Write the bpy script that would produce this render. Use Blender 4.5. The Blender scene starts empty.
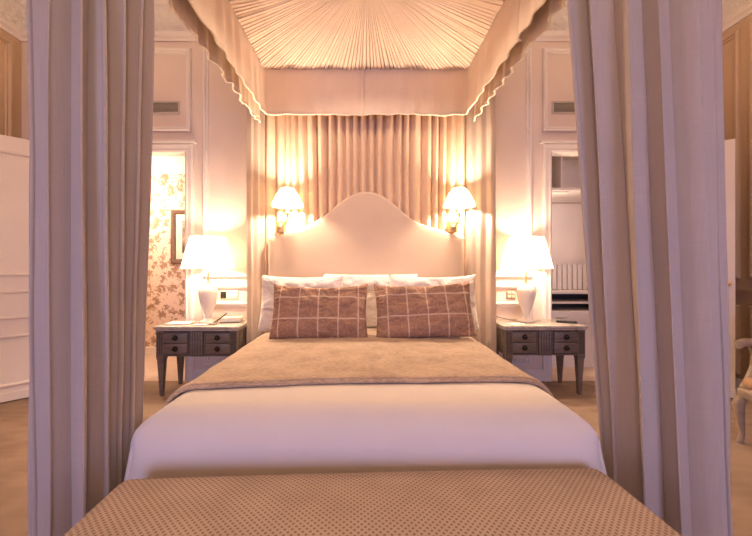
import bpy, bmesh, math, random
from mathutils import Vector, Matrix, noise
PI = math.pi
sc = bpy.context.scene
COL = sc.collection
F, VX, VY, H = 350.0, 365.0, 266.0, 1.22     # focal length in pixels, vanishing point, eye height

# ------------------------------------------------------------------ materials
def lin(c):
    return tuple(((v/255)/12.92 if v/255 <= .04045 else ((v/255+.055)/1.055)**2.4) for v in c)

def newmat(name):
    m = bpy.data.materials.new(name); m.use_nodes = True
    nt = m.node_tree
    return m, nt, nt.nodes['Principled BSDF'], nt.links

def ramp(nt, fac, stops, interp='LINEAR'):
    r = nt.nodes.new('ShaderNodeValToRGB'); r.color_ramp.interpolation = interp
    els = r.color_ramp.elements
    while len(els) < len(stops): els.new(.5)
    for e, (p, c) in zip(els, stops):
        e.position = p; e.color = (*c, 1)
    nt.links.new(fac, r.inputs['Fac'])
    return r.outputs['Color']

def coords(nt, scale=(1, 1, 1), kind='Object', rot=(0, 0, 0)):
    tc = nt.nodes.new('ShaderNodeTexCoord'); mp = nt.nodes.new('ShaderNodeMapping')
    mp.inputs['Scale'].default_value = scale; mp.inputs['Rotation'].default_value = rot
    nt.links.new(tc.outputs[kind], mp.inputs['Vector'])
    return mp.outputs['Vector']

def tex(nt, kind, vec, **kw):
    n = nt.nodes.new('ShaderNodeTex' + kind)
    for k, v in kw.items():
        if k in n.inputs: n.inputs[k].default_value = v
        else: setattr(n, k, v)
    nt.links.new(vec, n.inputs['Vector'])
    return n

def bump(nt, b, h, strength=.3, dist=.01):
    n = nt.nodes.new('ShaderNodeBump'); n.inputs['Strength'].default_value = strength
    n.inputs['Distance'].default_value = dist
    nt.links.new(h, n.inputs['Height']); nt.links.new(n.outputs['Normal'], b.inputs['Normal'])

def math_(nt, op, a, b=None):
    n = nt.nodes.new('ShaderNodeMath'); n.operation = op
    for i, v in enumerate((a, b)):
        if v is None: continue
        if isinstance(v, (int, float)): n.inputs[i].default_value = v
        else: nt.links.new(v, n.inputs[i])
    return n.outputs[0]

def mixc(nt, fac, a, b):
    n = nt.nodes.new('ShaderNodeMix'); n.data_type = 'RGBA'
    if isinstance(fac, (int, float)): n.inputs[0].default_value = fac
    else: nt.links.new(fac, n.inputs[0])
    for i, v in ((6, a), (7, b)):
        if isinstance(v, tuple): n.inputs[i].default_value = (*v, 1)
        else: nt.links.new(v, n.inputs[i])
    return n.outputs[2]

def plain(name, col, rough=.6, var=.06, nscale=6, metal=0, bumpk=0, bscale=60):
    m, nt, b, L = newmat(name)
    v = coords(nt)
    n = tex(nt, 'Noise', v, Scale=nscale, Detail=4.0)
    c0 = tuple(x*(1-var) for x in col); c1 = tuple(min(1, x*(1+var)) for x in col)
    L.new(ramp(nt, n.outputs['Fac'], [(.3, c0), (.7, c1)]), b.inputs['Base Color'])
    b.inputs['Roughness'].default_value = rough; b.inputs['Metallic'].default_value = metal
    if bumpk:
        n2 = tex(nt, 'Noise', v, Scale=bscale, Detail=3.0)
        bump(nt, b, n2.outputs['Fac'], bumpk, .004)
    return m

def fabric(name, col, weave=420, var=.06, trans=0, slub=0):
    m, nt, b, L = newmat(name)
    v = coords(nt)
    n = tex(nt, 'Noise', v, Scale=5, Detail=5.0)
    c0 = tuple(x*(1-var) for x in col); c1 = tuple(min(1, x*(1+var)) for x in col)
    c = ramp(nt, n.outputs['Fac'], [(.3, c0), (.7, c1)])
    if slub:
        v2 = coords(nt, (160, 160, 7))
        s = tex(nt, 'Noise', v2, Scale=1.0, Detail=3.0)
        v3 = coords(nt, (9, 9, 420))
        s3 = tex(nt, 'Noise', v3, Scale=1.0, Detail=2.0)
        f = math_(nt, 'MULTIPLY', math_(nt, 'ADD', s.outputs['Fac'], s3.outputs['Fac']), .5)
        c = mixc(nt, ramp(nt, f, [(.38, (0, 0, 0)), (.62, (1, 1, 1))]), c, tuple(x*(1-slub) for x in col))
    L.new(c, b.inputs['Base Color'])
    b.inputs['Roughness'].default_value = .9
    b.inputs['Sheen Weight'].default_value = .15
    w = tex(nt, 'Noise', coords(nt), Scale=weave, Detail=1.0)
    bump(nt, b, w.outputs['Fac'], .12, .002)
    if trans:
        t = nt.nodes.new('ShaderNodeBsdfTranslucent'); L.new(c, t.inputs['Color'])
        mx = nt.nodes.new('ShaderNodeMixShader'); mx.inputs[0].default_value = trans
        out = nt.nodes['Material Output']
        L.new(b.outputs[0], mx.inputs[1]); L.new(t.outputs[0], mx.inputs[2]); L.new(mx.outputs[0], out.inputs['Surface'])
    return m

def wrinkles(m, scale, strength, dist):
    nt = m.node_tree; b = nt.nodes['Principled BSDF']
    n = tex(nt, 'Noise', coords(nt, (1, 1, 1.6), rot=(0, .5, 0)), Scale=scale, Detail=2.0, Distortion=1.6)
    k = nt.nodes.new('ShaderNodeBump'); k.inputs['Strength'].default_value = strength; k.inputs['Distance'].default_value = dist
    nt.links.new(n.outputs['Fac'], k.inputs['Height'])
    old = b.inputs['Normal'].links
    if old: nt.links.new(old[0].from_socket, k.inputs['Normal'])
    nt.links.new(k.outputs['Normal'], b.inputs['Normal'])

M = {}
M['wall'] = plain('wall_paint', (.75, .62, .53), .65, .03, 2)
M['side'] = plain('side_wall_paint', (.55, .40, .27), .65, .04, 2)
M['white'] = plain('white_trim_paint', (.80, .72, .66), .5, .02, 3)
M['doorpaint'] = plain('door_paint', (.78, .70, .64), .45, .02, 3)
M['ceil'] = plain('ceiling_paint', (.80, .75, .70), .8, .02, 2)
M['shelfpaint'] = plain('closet_paint', (.78, .68, .62), .6, .03, 3)
M['curtain'] = fabric('linen_curtain', (.63, .54, .49), var=.04, slub=.07, trans=.18)
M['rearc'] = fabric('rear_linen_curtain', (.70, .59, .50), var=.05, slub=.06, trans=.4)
M['canopy'] = fabric('canopy_fabric', (.80, .655, .53), var=.04)
M['valance'] = fabric('valance_fabric', (.80, .655, .53), var=.04, slub=.05)
M['drape'] = fabric('drape_fabric', (.78, .58, .42), var=.05, slub=.05)
M['trimcord'] = fabric('cream_braid', (.80, .69, .56), var=.05)
M['headb'] = fabric('headboard_fabric', (.71, .55, .41), var=.03)
M['linen'] = fabric('white_bed_linen', (.80, .74, .72), var=.02)
M['duvet'] = fabric('duvet_linen', (.80, .73, .69), var=.02)
M['mattress'] = fabric('mattress_ticking', (.7, .65, .6))
M['gold'] = plain('brass', (.90, .62, .26), .36, .05, 20, .75)
M['darkmetal'] = plain('dark_bronze', (.022, .018, .016), .4, .1, 20, .6)
M['steel'] = plain('brushed_steel', (.55, .5, .47), .35, .05, 20, .9)
M['ceramic'] = plain('white_ceramic', (.78, .70, .63), .22, .03, 8)
M['black'] = plain('black_plastic', (.025, .022, .02), .4, .1, 20)
M['cream'] = plain('cream_plastic', (.74, .66, .56), .45, .03, 20)
M['paper'] = plain('paper', (.82, .77, .70), .8, .03, 15)
M['leather'] = plain('dark_cover', (.10, .07, .05), .5, .1, 25)
M['chairwood'] = plain('painted_chair_wood', (.33, .25, .185), .55, .18, 18, 0, .2, 50)
M['seat'] = fabric('tan_seat_fabric', (.46, .28, .15), var=.08)
M['vent'] = plain('vent_metal', (.52, .45, .38), .5, .04, 20)
M['slot'] = plain('recess_shade', (.045, .035, .03), .8, .1, 8)  # near-black: shade inside vents and open slots put into colour
M['frame'] = plain('picture_frame_wood', (.15, .075, .045), .5, .2, 30)
M['mat'] = plain('picture_mount', (.78, .70, .60), .8, .02, 10)

# grey painted nightstand wood with a vague grain
m, nt, b, L = newmat('grey_painted_wood')
n = tex(nt, 'Noise', coords(nt, (4, 4, 30)), Scale=3, Detail=5.0)
L.new(ramp(nt, n.outputs['Fac'], [(.3, (.105, .083, .072)), (.7, (.175, .138, .12))]), b.inputs['Base Color'])
b.inputs['Roughness'].default_value = .42; M['nightwood'] = m
m, nt, b, L = newmat('groove_shade_wood')  # darker copy of the nightstand wood; groove and gap shade put into colour
n = tex(nt, 'Noise', coords(nt), Scale=30)
L.new(ramp(nt, n.outputs['Fac'], [(.3, (.05, .04, .036)), (.7, (.085, .067, .058))]), b.inputs['Base Color'])
b.inputs['Roughness'].default_value = .5; M['nightdark'] = m
m, nt, b, L = newmat('grey_beige_marble')
n = tex(nt, 'Noise', coords(nt), Scale=9, Detail=8.0, Distortion=1.2)
L.new(ramp(nt, n.outputs['Fac'], [(.3, (.33, .29, .25)), (.62, (.52, .46, .40))]), b.inputs['Base Color'])
b.inputs['Roughness'].default_value = .18; M['marble'] = m

# throw: tan melange wool
m, nt, b, L = newmat('tan_wool_throw')
v = coords(nt)
n1 = tex(nt, 'Noise', coords(nt, (40, 160, 160)), Scale=1.0, Detail=4.0)
n2 = tex(nt, 'Noise', v, Scale=7, Detail=5.0)
f = math_(nt, 'ADD', math_(nt, 'MULTIPLY', n1.outputs['Fac'], .6), math_(nt, 'MULTIPLY', n2.outputs['Fac'], .4))
L.new(ramp(nt, f, [(.38, (.33, .23, .155)), (.62, (.58, .43, .31))]), b.inputs['Base Color'])
b.inputs['Roughness'].default_value = .95; b.inputs['Sheen Weight'].default_value = .2
bump(nt, b, n1.outputs['Fac'], .5, .006); M['throw'] = m

# brown cushion with cream windowpane check (pattern in the cushion's own x / z)
def check_mat(name, ox, oz):
    m, nt, b, L = newmat(name)
    tc = nt.nodes.new('ShaderNodeTexCoord'); sp = nt.nodes.new('ShaderNodeSeparateXYZ')
    L.new(tc.outputs['Object'], sp.inputs[0])
    def line(sock, period, off, w):
        a = math_(nt, 'ADD', sock, off + 10*period)
        a = math_(nt, 'MODULO', a, period)
        a = math_(nt, 'ABSOLUTE', math_(nt, 'SUBTRACT', a, period/2))
        return math_(nt, 'LESS_THAN', a, w)
    lx = line(sp.outputs['X'], .158, ox, .0055); lz = line(sp.outputs['Z'], .175, oz, .0055)
    mask = math_(nt, 'MAXIMUM', lx, lz)
    n = tex(nt, 'Noise', coords(nt), Scale=55, Detail=4.0)
    base = ramp(nt, n.outputs['Fac'], [(.3, (.29, .158, .098)), (.7, (.42, .245, .16))])
    L.new(mixc(nt, math_(nt, 'MULTIPLY', mask, .8), base, (.66, .50, .37)), b.inputs['Base Color'])
    b.inputs['Roughness'].default_value = .95; b.inputs['Sheen Weight'].default_value = .1
    bump(nt, b, n.outputs['Fac'], .25, .004)
    return m
M['checkA'] = check_mat('brown_check_wool', .079, .105)
M['checkB'] = check_mat('brown_check_wool_b', .06, .085)

for k_ in ('checkA', 'checkB'): wrinkles(M[k_], 5.5, .8, .05)
wrinkles(M['linen'], 4.5, .7, .05)
# bench: tan cloth with a lattice of small dark dots
m, nt, b, L = newmat('dotted_bench_cloth')
tc = nt.nodes.new('ShaderNodeTexCoord'); sp = nt.nodes.new('ShaderNodeSeparateXYZ')
L.new(tc.outputs['Object'], sp.inputs[0])
def dots(ox, oy, p, r):  # lattice of dots
    x = math_(nt, 'SUBTRACT', math_(nt, 'MODULO', math_(nt, 'ADD', sp.outputs['X'], ox+100*p), p), p/2)
    y = math_(nt, 'SUBTRACT', math_(nt, 'MODULO', math_(nt, 'ADD', sp.outputs['Y'], oy+100*p), p), p/2)
    d = math_(nt, 'SQRT', math_(nt, 'ADD', math_(nt, 'MULTIPLY', x, x), math_(nt, 'MULTIPLY', y, y)))
    return math_(nt, 'LESS_THAN', d, r)
P = .0205
mask = math_(nt, 'MAXIMUM', dots(0, 0, P, .0043), dots(P/2, P/2, P, .0043))
n = tex(nt, 'Noise', coords(nt), Scale=8, Detail=4.0)
base = ramp(nt, n.outputs['Fac'], [(.3, (.44, .33, .265)), (.7, (.51, .39, .32))])
L.new(mixc(nt, math_(nt, 'MULTIPLY', mask, .65), base, (.13, .07, .05)), b.inputs['Base Color'])
b.inputs['Roughness'].default_value = .9; M['bench'] = m

# carpet
m, nt, b, L = newmat('tan_carpet')
n1 = tex(nt, 'Noise', coords(nt), Scale=3, Detail=6.0)
n2 = tex(nt, 'Voronoi', coords(nt, (5, 14, 1)), Scale=1.0)
f = math_(nt, 'ADD', math_(nt, 'MULTIPLY', n1.outputs['Fac'], .7), math_(nt, 'MULTIPLY', n2.outputs['Distance'], .3))
L.new(ramp(nt, f, [(.35, (.25, .168, .122)), (.62, (.33, .228, .168))]), b.inputs['Base Color'])
n3 = tex(nt, 'Noise', coords(nt), Scale=300)
b.inputs['Roughness'].default_value = .95; bump(nt, b, n3.outputs['Fac'], .4, .004); M['carpet'] = m

M['pale'] = plain('pale_carpet', (.62, .48, .40), .95, .05, 12, 0, .4, 300)
# toile wallpaper
m, nt, b, L = newmat('toile_wallpaper')
v = coords(nt)
w = tex(nt, 'Noise', coords(nt), Scale=5, Detail=2.0)
n1 = tex(nt, 'Noise', v, Scale=20, Detail=6.0, Roughness=.62, Distortion=.9)
n2 = tex(nt, 'Voronoi', v, Scale=8.0)
cl = ramp(nt, n2.outputs['Distance'], [(.28, (1, 1, 1)), (.62, (0, 0, 0))])
f = math_(nt, 'ADD', n1.outputs['Fac'], math_(nt, 'MULTIPLY', math_(nt, 'SUBTRACT', cl, .5), .16))
mask = ramp(nt, f, [(.49, (0, 0, 0)), (.56, (1, 1, 1))])
L.new(mixc(nt, math_(nt, 'MULTIPLY', mask, .85), (.76, .60, .49), (.30, .155, .085)), b.inputs['Base Color'])
b.inputs['Roughness'].default_value = .8; M['toile'] = m

# frieze with cast plaster relief
m, nt, b, L = newmat('plaster_relief')
v = coords(nt)
vo = tex(nt, 'Voronoi', v, Scale=13.0); no = tex(nt, 'Noise', v, Scale=22, Detail=3.0, Distortion=2.5)
f = math_(nt, 'ADD', vo.outputs['Distance'], no.outputs['Fac'])
L.new(ramp(nt, f, [(.35, (.70, .61, .53)), (.8, (.86, .79, .72))]), b.inputs['Base Color'])
b.inputs['Roughness'].default_value = .8; bump(nt, b, f, .9, .03); M['frieze'] = m

# engraving inside the frame
m, nt, b, L = newmat('old_engraving')
n = tex(nt, 'Noise', coords(nt), Scale=9, Detail=7.0, Distortion=1.0)
L.new(ramp(nt, n.outputs['Fac'], [(.38, (.08, .07, .06)), (.6, (.45, .38, .30))]), b.inputs['Base Color']); M['print'] = m

def shade_mat(name, col, strength, trans=0, tcol=(.9, .80, .62)):
    m, nt, b, L = newmat(name)
    b.inputs['Base Color'].default_value = (.85, .78, .66, 1); b.inputs['Roughness'].default_value = .8
    n = tex(nt, 'Noise', coords(nt, (60, 60, 3)), Scale=1.0)
    c = ramp(nt, n.outputs['Fac'], [(.3, tuple(x*.9 for x in col)), (.7, col)])
    L.new(c, b.inputs['Emission Color']); b.inputs['Emission Strength'].default_value = strength
    if trans:
        t = nt.nodes.new('ShaderNodeBsdfTranslucent'); t.inputs['Color'].default_value = (*tcol, 1)
        mx = nt.nodes.new('ShaderNodeMixShader'); mx.inputs[0].default_value = trans
        L.new(b.outputs[0], mx.inputs[1]); L.new(t.outputs[0], mx.inputs[2]); L.new(mx.outputs[0], nt.nodes['Material Output'].inputs['Surface'])
    return m
M['shade'] = shade_mat('lit_lamp_shade', (1, .88, .66), 1.0, .7)
M['sshade'] = shade_mat('lit_sconce_shade', (1, .84, .58), .25, .8, (.62, .50, .34))
M['bulb'] = shade_mat('lit_bulb', (1, .8, .5), 6)

# ------------------------------------------------------------------ mesh builder
class MB:
    def __init__(s): s.v = []; s.f = []
    def add(s, vs, fs):
        o = len(s.v); s.v += [tuple(x) for x in vs]; s.f += [tuple(i+o for i in f) for f in fs]; return s
    def box(s, x0, x1, y0, y1, z0, z1):
        vs = [(x, y, z) for z in (z0, z1) for y in (y0, y1) for x in (x0, x1)]
        return s.add(vs, [(0, 2, 3, 1), (4, 5, 7, 6), (0, 1, 5, 4), (2, 6, 7, 3), (0, 4, 6, 2), (1, 3, 7, 5)])
    def rbox(s, x0, x1, y0, y1, z0, z1, r, seg=3):
        bm = bmesh.new(); bmesh.ops.create_cube(bm, size=1)
        for v in bm.verts:
            v.co = Vector((x0+(v.co.x+.5)*(x1-x0), y0+(v.co.y+.5)*(y1-y0), z0+(v.co.z+.5)*(z1-z0)))
        bmesh.ops.bevel(bm, geom=bm.edges[:], offset=r, segments=seg, profile=.5, affect='EDGES')
        bm.verts.index_update()
        s.add([v.co for v in bm.verts], [[v.index for v in f.verts] for f in bm.faces]); bm.free(); return s
    def lathe(s, prof, c=(0, 0, 0), n=24, closed=True, wob=None):
        vs = []; k = len(prof)
        for (r, z) in prof:
            for j in range(n):
                a = 2*PI*j/n; rr = r*(1+(wob(j) if wob else 0))
                vs.append((c[0]+rr*math.cos(a), c[1]+rr*math.sin(a), c[2]+z))
        fs = [(i*n+j, i*n+(j+1) % n, (i+1)*n+(j+1) % n, (i+1)*n+j) for i in range(k-1) for j in range(n)]
        if closed: fs += [tuple(range(n))[::-1], tuple(range((k-1)*n, k*n))]
        return s.add(vs, fs)
    def tube(s, pts, r, n=8):
        pts = [Vector(p) for p in pts]; k = len(pts); rs = r if isinstance(r, (list, tuple)) else [r]*k
        vs = []; up = None
        for i, p in enumerate(pts):
            t = (pts[min(i+1, k-1)]-pts[max(i-1, 0)]).normalized()
            if up is None: up = Vector((0, 0, 1)) if abs(t.z) < .9 else Vector((1, 0, 0))
            a = (up - t*up.dot(t)).normalized(); bb = t.cross(a); up = a
            for j in range(n):
                th = 2*PI*j/n; vs.append(p + a*(rs[i]*math.cos(th)) + bb*(rs[i]*math.sin(th)))
        fs = [(i*n+j, i*n+(j+1) % n, (i+1)*n+(j+1) % n, (i+1)*n+j) for i in range(k-1) for j in range(n)]
        fs += [tuple(range(n))[::-1], tuple(range((k-1)*n, k*n))]
        return s.add(vs, fs)
    def grid(s, nu, nv, fn):
        vs = [fn(i/nu, j/nv) for j in range(nv+1) for i in range(nu+1)]
        w = nu+1
        return s.add(vs, [(j*w+i, j*w+i+1, (j+1)*w+i+1, (j+1)*w+i) for j in range(nv) for i in range(nu)])
    def rframe(s, u0, u1, v0, v1, prof, plane):
        """rectangular mitred moulding: prof = list of (inset, height); plane maps (u, v, h) to xyz"""
        k = len(prof); vs = []
        for (d, h) in prof:
            for (u, v) in ((u0+d, v0+d), (u1-d, v0+d), (u1-d, v1-d), (u0+d, v1-d)): vs.append(plane(u, v, h))
        fs = [(i*4+j, i*4+(j+1) % 4, (i+1)*4+(j+1) % 4, (i+1)*4+j) for i in range(k-1) for j in range(4)]
        return s.add(vs, fs)
    def build(s, name, mat, parent=None, smooth=True, angle=40, fix=True, uvfix=None):
        me = bpy.data.meshes.new(name); me.from_pydata(s.v, [], s.f); me.validate()
        if fix:
            bm = bmesh.new(); bm.from_mesh(me); bmesh.ops.recalc_face_normals(bm, faces=bm.faces); bm.to_mesh(me); bm.free()
        o = bpy.data.objects.new(name, me); COL.objects.link(o)
        me.materials.append(M[mat] if isinstance(mat, str) else mat)
        if smooth:
            for p in me.polygons: p.use_smooth = True
            me.set_sharp_from_angle(angle=math.radians(angle))
        if parent is not None: o.parent = parent
        return o

def tag(o, label, cat, group=None):
    o['label'] = label; o['category'] = cat
    if group: o['group'] = group
    return o
def thing(name, label, cat, loc, rz=0, group=None):
    e = bpy.data.objects.new(name, None); e.empty_display_size = .05; COL.objects.link(e)
    e.location = loc; e.rotation_euler = (0, 0, rz)
    return tag(e, label, cat, group)
def struct(name, mb, mat, parent=None, **kw):
    o = mb.build(name, mat, parent, **kw)
    if parent is None: o['kind'] = 'structure'
    return o
def solid(o, t, off=0):
    md = o.modifiers.new('thickness', 'SOLIDIFY'); md.thickness = t; md.offset = off; return o
def copy_tree(o, parent=None):
    c = o.copy(); COL.objects.link(c)
    if parent is not None: c.parent = parent
    for ch in [x for x in COL.objects if x.parent == o]: copy_tree(ch, c)
    return c

MOULD = [(0, 0), (0, .026), (.012, .038), (.026, .034), (.036, .014), (.050, .016), (.056, 0)]
MOULDT = [(0, 0), (0, .012), (.008, .020), (.018, .018), (.026, .006), (.030, 0)]

# ------------------------------------------------------------------ room shell
WB, WT = 3.72, .12           # back wall plane, thickness
XL, XR, YF, ZC = -3.65, 3.65, -2.6, 4.12
DL = (-2.72, -1.90); DR = (1.97, 2.74); DZ = 2.43
w = MB()
for x0, x1 in ((XL, DL[0]), (DL[1], DR[0]), (DR[1], XR)): w.box(x0, x1, WB, WB+WT, 0, ZC)
for d in (DL, DR): w.box(d[0], d[1], WB, WB+WT, DZ, ZC)
struct('wall_back', w, 'wall', smooth=False)
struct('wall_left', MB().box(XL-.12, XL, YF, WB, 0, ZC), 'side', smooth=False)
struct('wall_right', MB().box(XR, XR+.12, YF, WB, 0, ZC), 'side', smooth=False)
struct('floor', MB().box(XL, XR, YF, WB, -.1, 0), 'carpet', smooth=False)
struct('ceiling', MB().box(XL, XR, YF, WB, ZC, ZC+.1), 'ceil', smooth=False)
# wall behind the camera with two tall windows
WIN = [(-2.35, -.75), (.75, 2.35)]; WZ = (.25, 2.05)
w = MB()
xs = [XL, WIN[0][0], WIN[0][1], WIN[1][0], WIN[1][1], XR]
for x0, x1 in ((xs[0], xs[1]), (xs[2], xs[3]), (xs[4], xs[5])): w.box(x0, x1, YF-.12, YF, 0, ZC)
for x0, x1 in WIN: w.box(x0, x1, YF-.12, YF, 0, WZ[0]); w.box(x0, x1, YF-.12, YF, WZ[1], ZC)
struct('wall_front', w, 'wall', smooth=False)
for k, (x0, x1) in enumerate(WIN):
    w = MB()
    for a, c in ((x0, x0+.06), (x1-.06, x1), ((x0+x1)/2-.03, (x0+x1)/2+.03)): w.box(a, c, YF-.09, YF-.03, WZ[0], WZ[1])
    for a, c in ((WZ[0], WZ[0]+.06), (WZ[1]-.06, WZ[1])): w.box(x0, x1, YF-.09, YF-.03, a, c)
    struct('window_%d' % (k+1), w, 'white', smooth=False)

# cornice swept round back / left / right walls
CORN = [(0, 3.60), (.018, 3.60), (.018, 3.635), (.045, 3.65), (.045, 3.675), (.020, 3.69), (.020, 3.705)]
CTOP = [(.06, 3.925), (.10, 3.935), (.10, 3.96), (.14, 3.985), (.20, 4.02), (.22, 4.06), (.26, 4.075), (.26, ZC)]
def sweep_room(prof):
    mb = MB(); vs = []; k = len(prof)
    for (d, z) in prof:
        vs += [(XL+d, YF+.01, z), (XL+d, WB-d, z), (XR-d, WB-d, z), (XR-d, YF+.01, z)]
    fs = [(i*4+j, i*4+j+1, (i+1)*4+j+1, (i+1)*4+j) for i in range(k-1) for j in range(3)]
    return mb.add(vs, fs)
struct('trim_1', sweep_room(CORN), 'white', smooth=False)
struct('trim_2', sweep_room([(.02, 3.705), (.03, 3.72), (.05, 3.90), (.06, 3.925)]), 'frieze')
struct('trim_3', sweep_room(CTOP), 'white', smooth=False)

# moulded panels on the back wall
pb = lambda u, v, h: (u, WB-h, v)
pl_ = lambda u, v, h: (XL+h, u, v)
pr_ = lambda u, v, h: (XR-h, u, v)
w = MB()
for x0, x1 in ((DL[0]-.06, DL[1]+.055), (DR[0]-.085, DR[1]+.06)): w.rframe(x0, x1, 2.645, 3.525, MOULD, pb)
w.rframe(-1.715, -1.12, 1.10, 3.525, MOULD, pb); w.rframe(1.20, 1.765, 1.10, 3.525, MOULD, pb)
w.rframe(-1.715, -1.12, .17, .84, MOULD, pb); w.rframe(1.20, 1.765, .17, .84, MOULD, pb)
w.rframe(-3.5, -2.95, 1.10, 3.525, MOULD, pb); w.rframe(3.0, 3.5, 1.10, 3.525, MOULD, pb)
struct('trim_4', w, 'white')
w = MB()
for x0, x1 in ((-1.72, -1.05), (1.05, 1.80)):
    w.box(x0, x1, WB-.022, WB, .985, 1.0); w.box(x0, x1, WB-.03, WB, 1.0, 1.02)
struct('trim_5', w, 'white', smooth=False)
w = MB()
for x0, x1 in ((XL, DL[0]-.09), (DL[1]+.085, DR[0]-.085), (DR[1]+.09, XR)):
    w.box(x0, x1, WB-.018, WB, 0, .11); w.box(x0, x1, WB-.012, WB, .11, .13)
struct('baseboard_back', w, 'white', smooth=False)
# door architraves
for k, d in enumerate((DL, DR)):
    w = MB()
    prof = [(-.085, 0), (-.085, .022), (-.065, .030), (-.03, .024), (-.012, .028), (.006, .018), (.006, -WT-.004)]
    vs = []
    for (dd, h) in prof:
        vs += [(d[0]+dd, WB-h, 0), (d[0]+dd, WB-h, DZ-dd), (d[1]-dd, WB-h, DZ-dd), (d[1]-dd, WB-h, 0)]
    n = len(prof)
    w.add(vs, [(i*4+j, i*4+j+1, (i+1)*4+j+1, (i+1)*4+j) for i in range(n-1) for j in range(3)])
    w.box(d[0]-.12, d[1]+.12, WB-.045, WB, DZ+.088, DZ+.115)
    struct('trim_%d' % (6+k), w, 'white', smooth=False)
# side wall panels
w = MB()
w.rframe(2.05, 3.60, 1.10, 3.525, MOULD, pl_); w.rframe(2.05, 3.60, .17, .90, MOULD, pl_); w.rframe(.2, 1.9, 1.10, 3.525, MOULD, pl_)
w.box(XL, XL+.03, YF, WB, .985, 1.02)
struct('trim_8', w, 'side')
w = MB()
w.rframe(3.40, 3.66, 1.10, 3.525, MOULD, pr_); w.rframe(3.40, 3.66, .17, .84, MOULD, pr_)
w.rframe(2.0, 3.30, 1.10, 3.525, MOULD, pr_); w.rframe(2.0, 3.30, .17, .84, MOULD, pr_)
w.box(XR-.03, XR, YF, WB, .985, 1.02)
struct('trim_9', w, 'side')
struct('baseboard_left', MB().box(XL, XL+.018, YF, WB-.02, 0, .12), 'white', smooth=False)
struct('baseboard_right', MB().box(XR-.018, XR, YF, WB-.02, 0, .12), 'white', smooth=False)

# open door leaves
def door(name, hinge, end, face):
    hx, hy = hinge; d = Vector((end[0]-hx, end[1]-hy)); L = d.length; ang = math.atan2(d.y, d.x)
    e = MB().box(.005, L, -.022, .022, .012, 2.385).build(name, 'doorpaint', smooth=False)
    e.location = (hx, hy, 0); e.rotation_euler = (0, 0, ang); e['kind'] = 'structure'
    for s in (-1, 1):
        pf = lambda u, v, h, s=s: (u, s*(.022+h), v)
        for z0, z1 in ((1.13, 2.25), (.74, 1.0), (.14, .60)):
            MB().rframe(.10, L-.10, z0, z1, MOULDT, pf).build('panel_moulding', 'doorpaint', e)
        MB().lathe([(.012, 0), (.012, .03), (.026, .045), (.026, .06), (.01, .072)], n=14).build('door_knob', 'gold', e)
        k = e.children[-1] if False else [o for o in COL.objects if o.parent == e][-1]
        k.rotation_euler = (-s*PI/2, 0, 0); k.location = (L-.06, s*.022, 1.06)
        MB().box(.0, L, s*.022, s*.022+s*.012, .012, .085).build('kick_rail', 'doorpaint', e, smooth=False)
    return e
door('door_1', (-2.735, 3.66), (-3.335, 3.02), 1)
door('door_2', (2.75, 3.665), (3.40, 3.22), 1)

# hallway behind the left doorway
HY = 4.80; HC = 2.62
struct('wall_hallway', MB().box(-3.6, -1.1, HY, HY+.1, 0, HC), 'toile', smooth=False)
struct('wall_hallway_left', MB().box(-3.7, -3.6, WB+WT, HY+.1, 0, HC), 'toile', smooth=False)
struct('wall_hallway_right', MB().box(-1.1, -1.0, WB+WT, HY+.1, 0, HC), 'toile', smooth=False)
struct('ceiling_hallway', MB().box(-3.7, -1.0, WB+WT, HY+.1, HC, HC+.1), 'ceil', smooth=False)
struct('floor_hallway', MB().box(-3.7, -1.0, WB, HY+.1, -.1, 0), 'pale', smooth=False)
struct('baseboard_hallway', MB().box(-3.6, -1.1, HY-.02, HY, 0, .11), 'white', smooth=False)
struct('trim_10', MB().box(-3.6, -1.1, HY-.03, HY, HC-.14, HC-.10).box(-3.6, -1.1, HY-.07, HY, HC-.10, HC), 'white', smooth=False)

# closet behind the right doorway
CY = 4.62
struct('wall_closet_back', MB().box(1.5, 3.0, CY, CY+.1, 0, HC), 'shelfpaint', smooth=False)
struct('wall_closet_left', MB().box(1.55, 1.65, WB+WT, CY, 0, HC), 'shelfpaint', smooth=False)
struct('wall_closet_right', MB().box(3.0, 3.1, WB+WT, CY+.1, 0, HC), 'shelfpaint', smooth=False)
struct('ceiling_closet', MB().box(1.5, 3.1, WB+WT, CY+.1, HC, HC+.1), 'shelfpaint', smooth=False)
struct('floor_closet', MB().box(1.5, 3.1, WB, CY+.1, -.1, 0), 'pale', smooth=False)
struct('baseboard_closet', MB().box(1.65, 3.0, CY-.02, CY, 0, .10), 'white', smooth=False)

# ------------------------------------------------------------------ cloth helpers
def spath(pts):
    """smooth Catmull-Rom through plan points -> f(s), s in 0..1 by arc length"""
    P = [Vector((*p, 0)).to_2d() if len(p) == 2 else Vector(p) for p in pts]
    fine = []
    for i in range(len(P)-1):
        p0 = P[max(i-1, 0)]; p1 = P[i]; p2 = P[i+1]; p3 = P[min(i+2, len(P)-1)]
        for k in range(20):
            t = k/20
            fine.append(.5*((2*p1)+(p2-p0)*t+(2*p0-5*p1+4*p2-p3)*t*t+(3*p1-p0-3*p2+p3)*t**3))
    fine.append(P[-1])
    acc = [0]
    for a, c in zip(fine, fine[1:]): acc.append(acc[-1]+(c-a).length)
    def f(s):
        d = min(max(s, 0), 1)*acc[-1]
        lo, hi = 0, len(acc)-1
        while hi-lo > 1:
            mid = (lo+hi)//2
            if acc[mid] <= d: lo = mid
            else: hi = mid
        t = (d-acc[lo])/max(1e-9, acc[hi]-acc[lo])
        return fine[lo].lerp(fine[hi], t)
    f.length = acc[-1]
    return f

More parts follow.
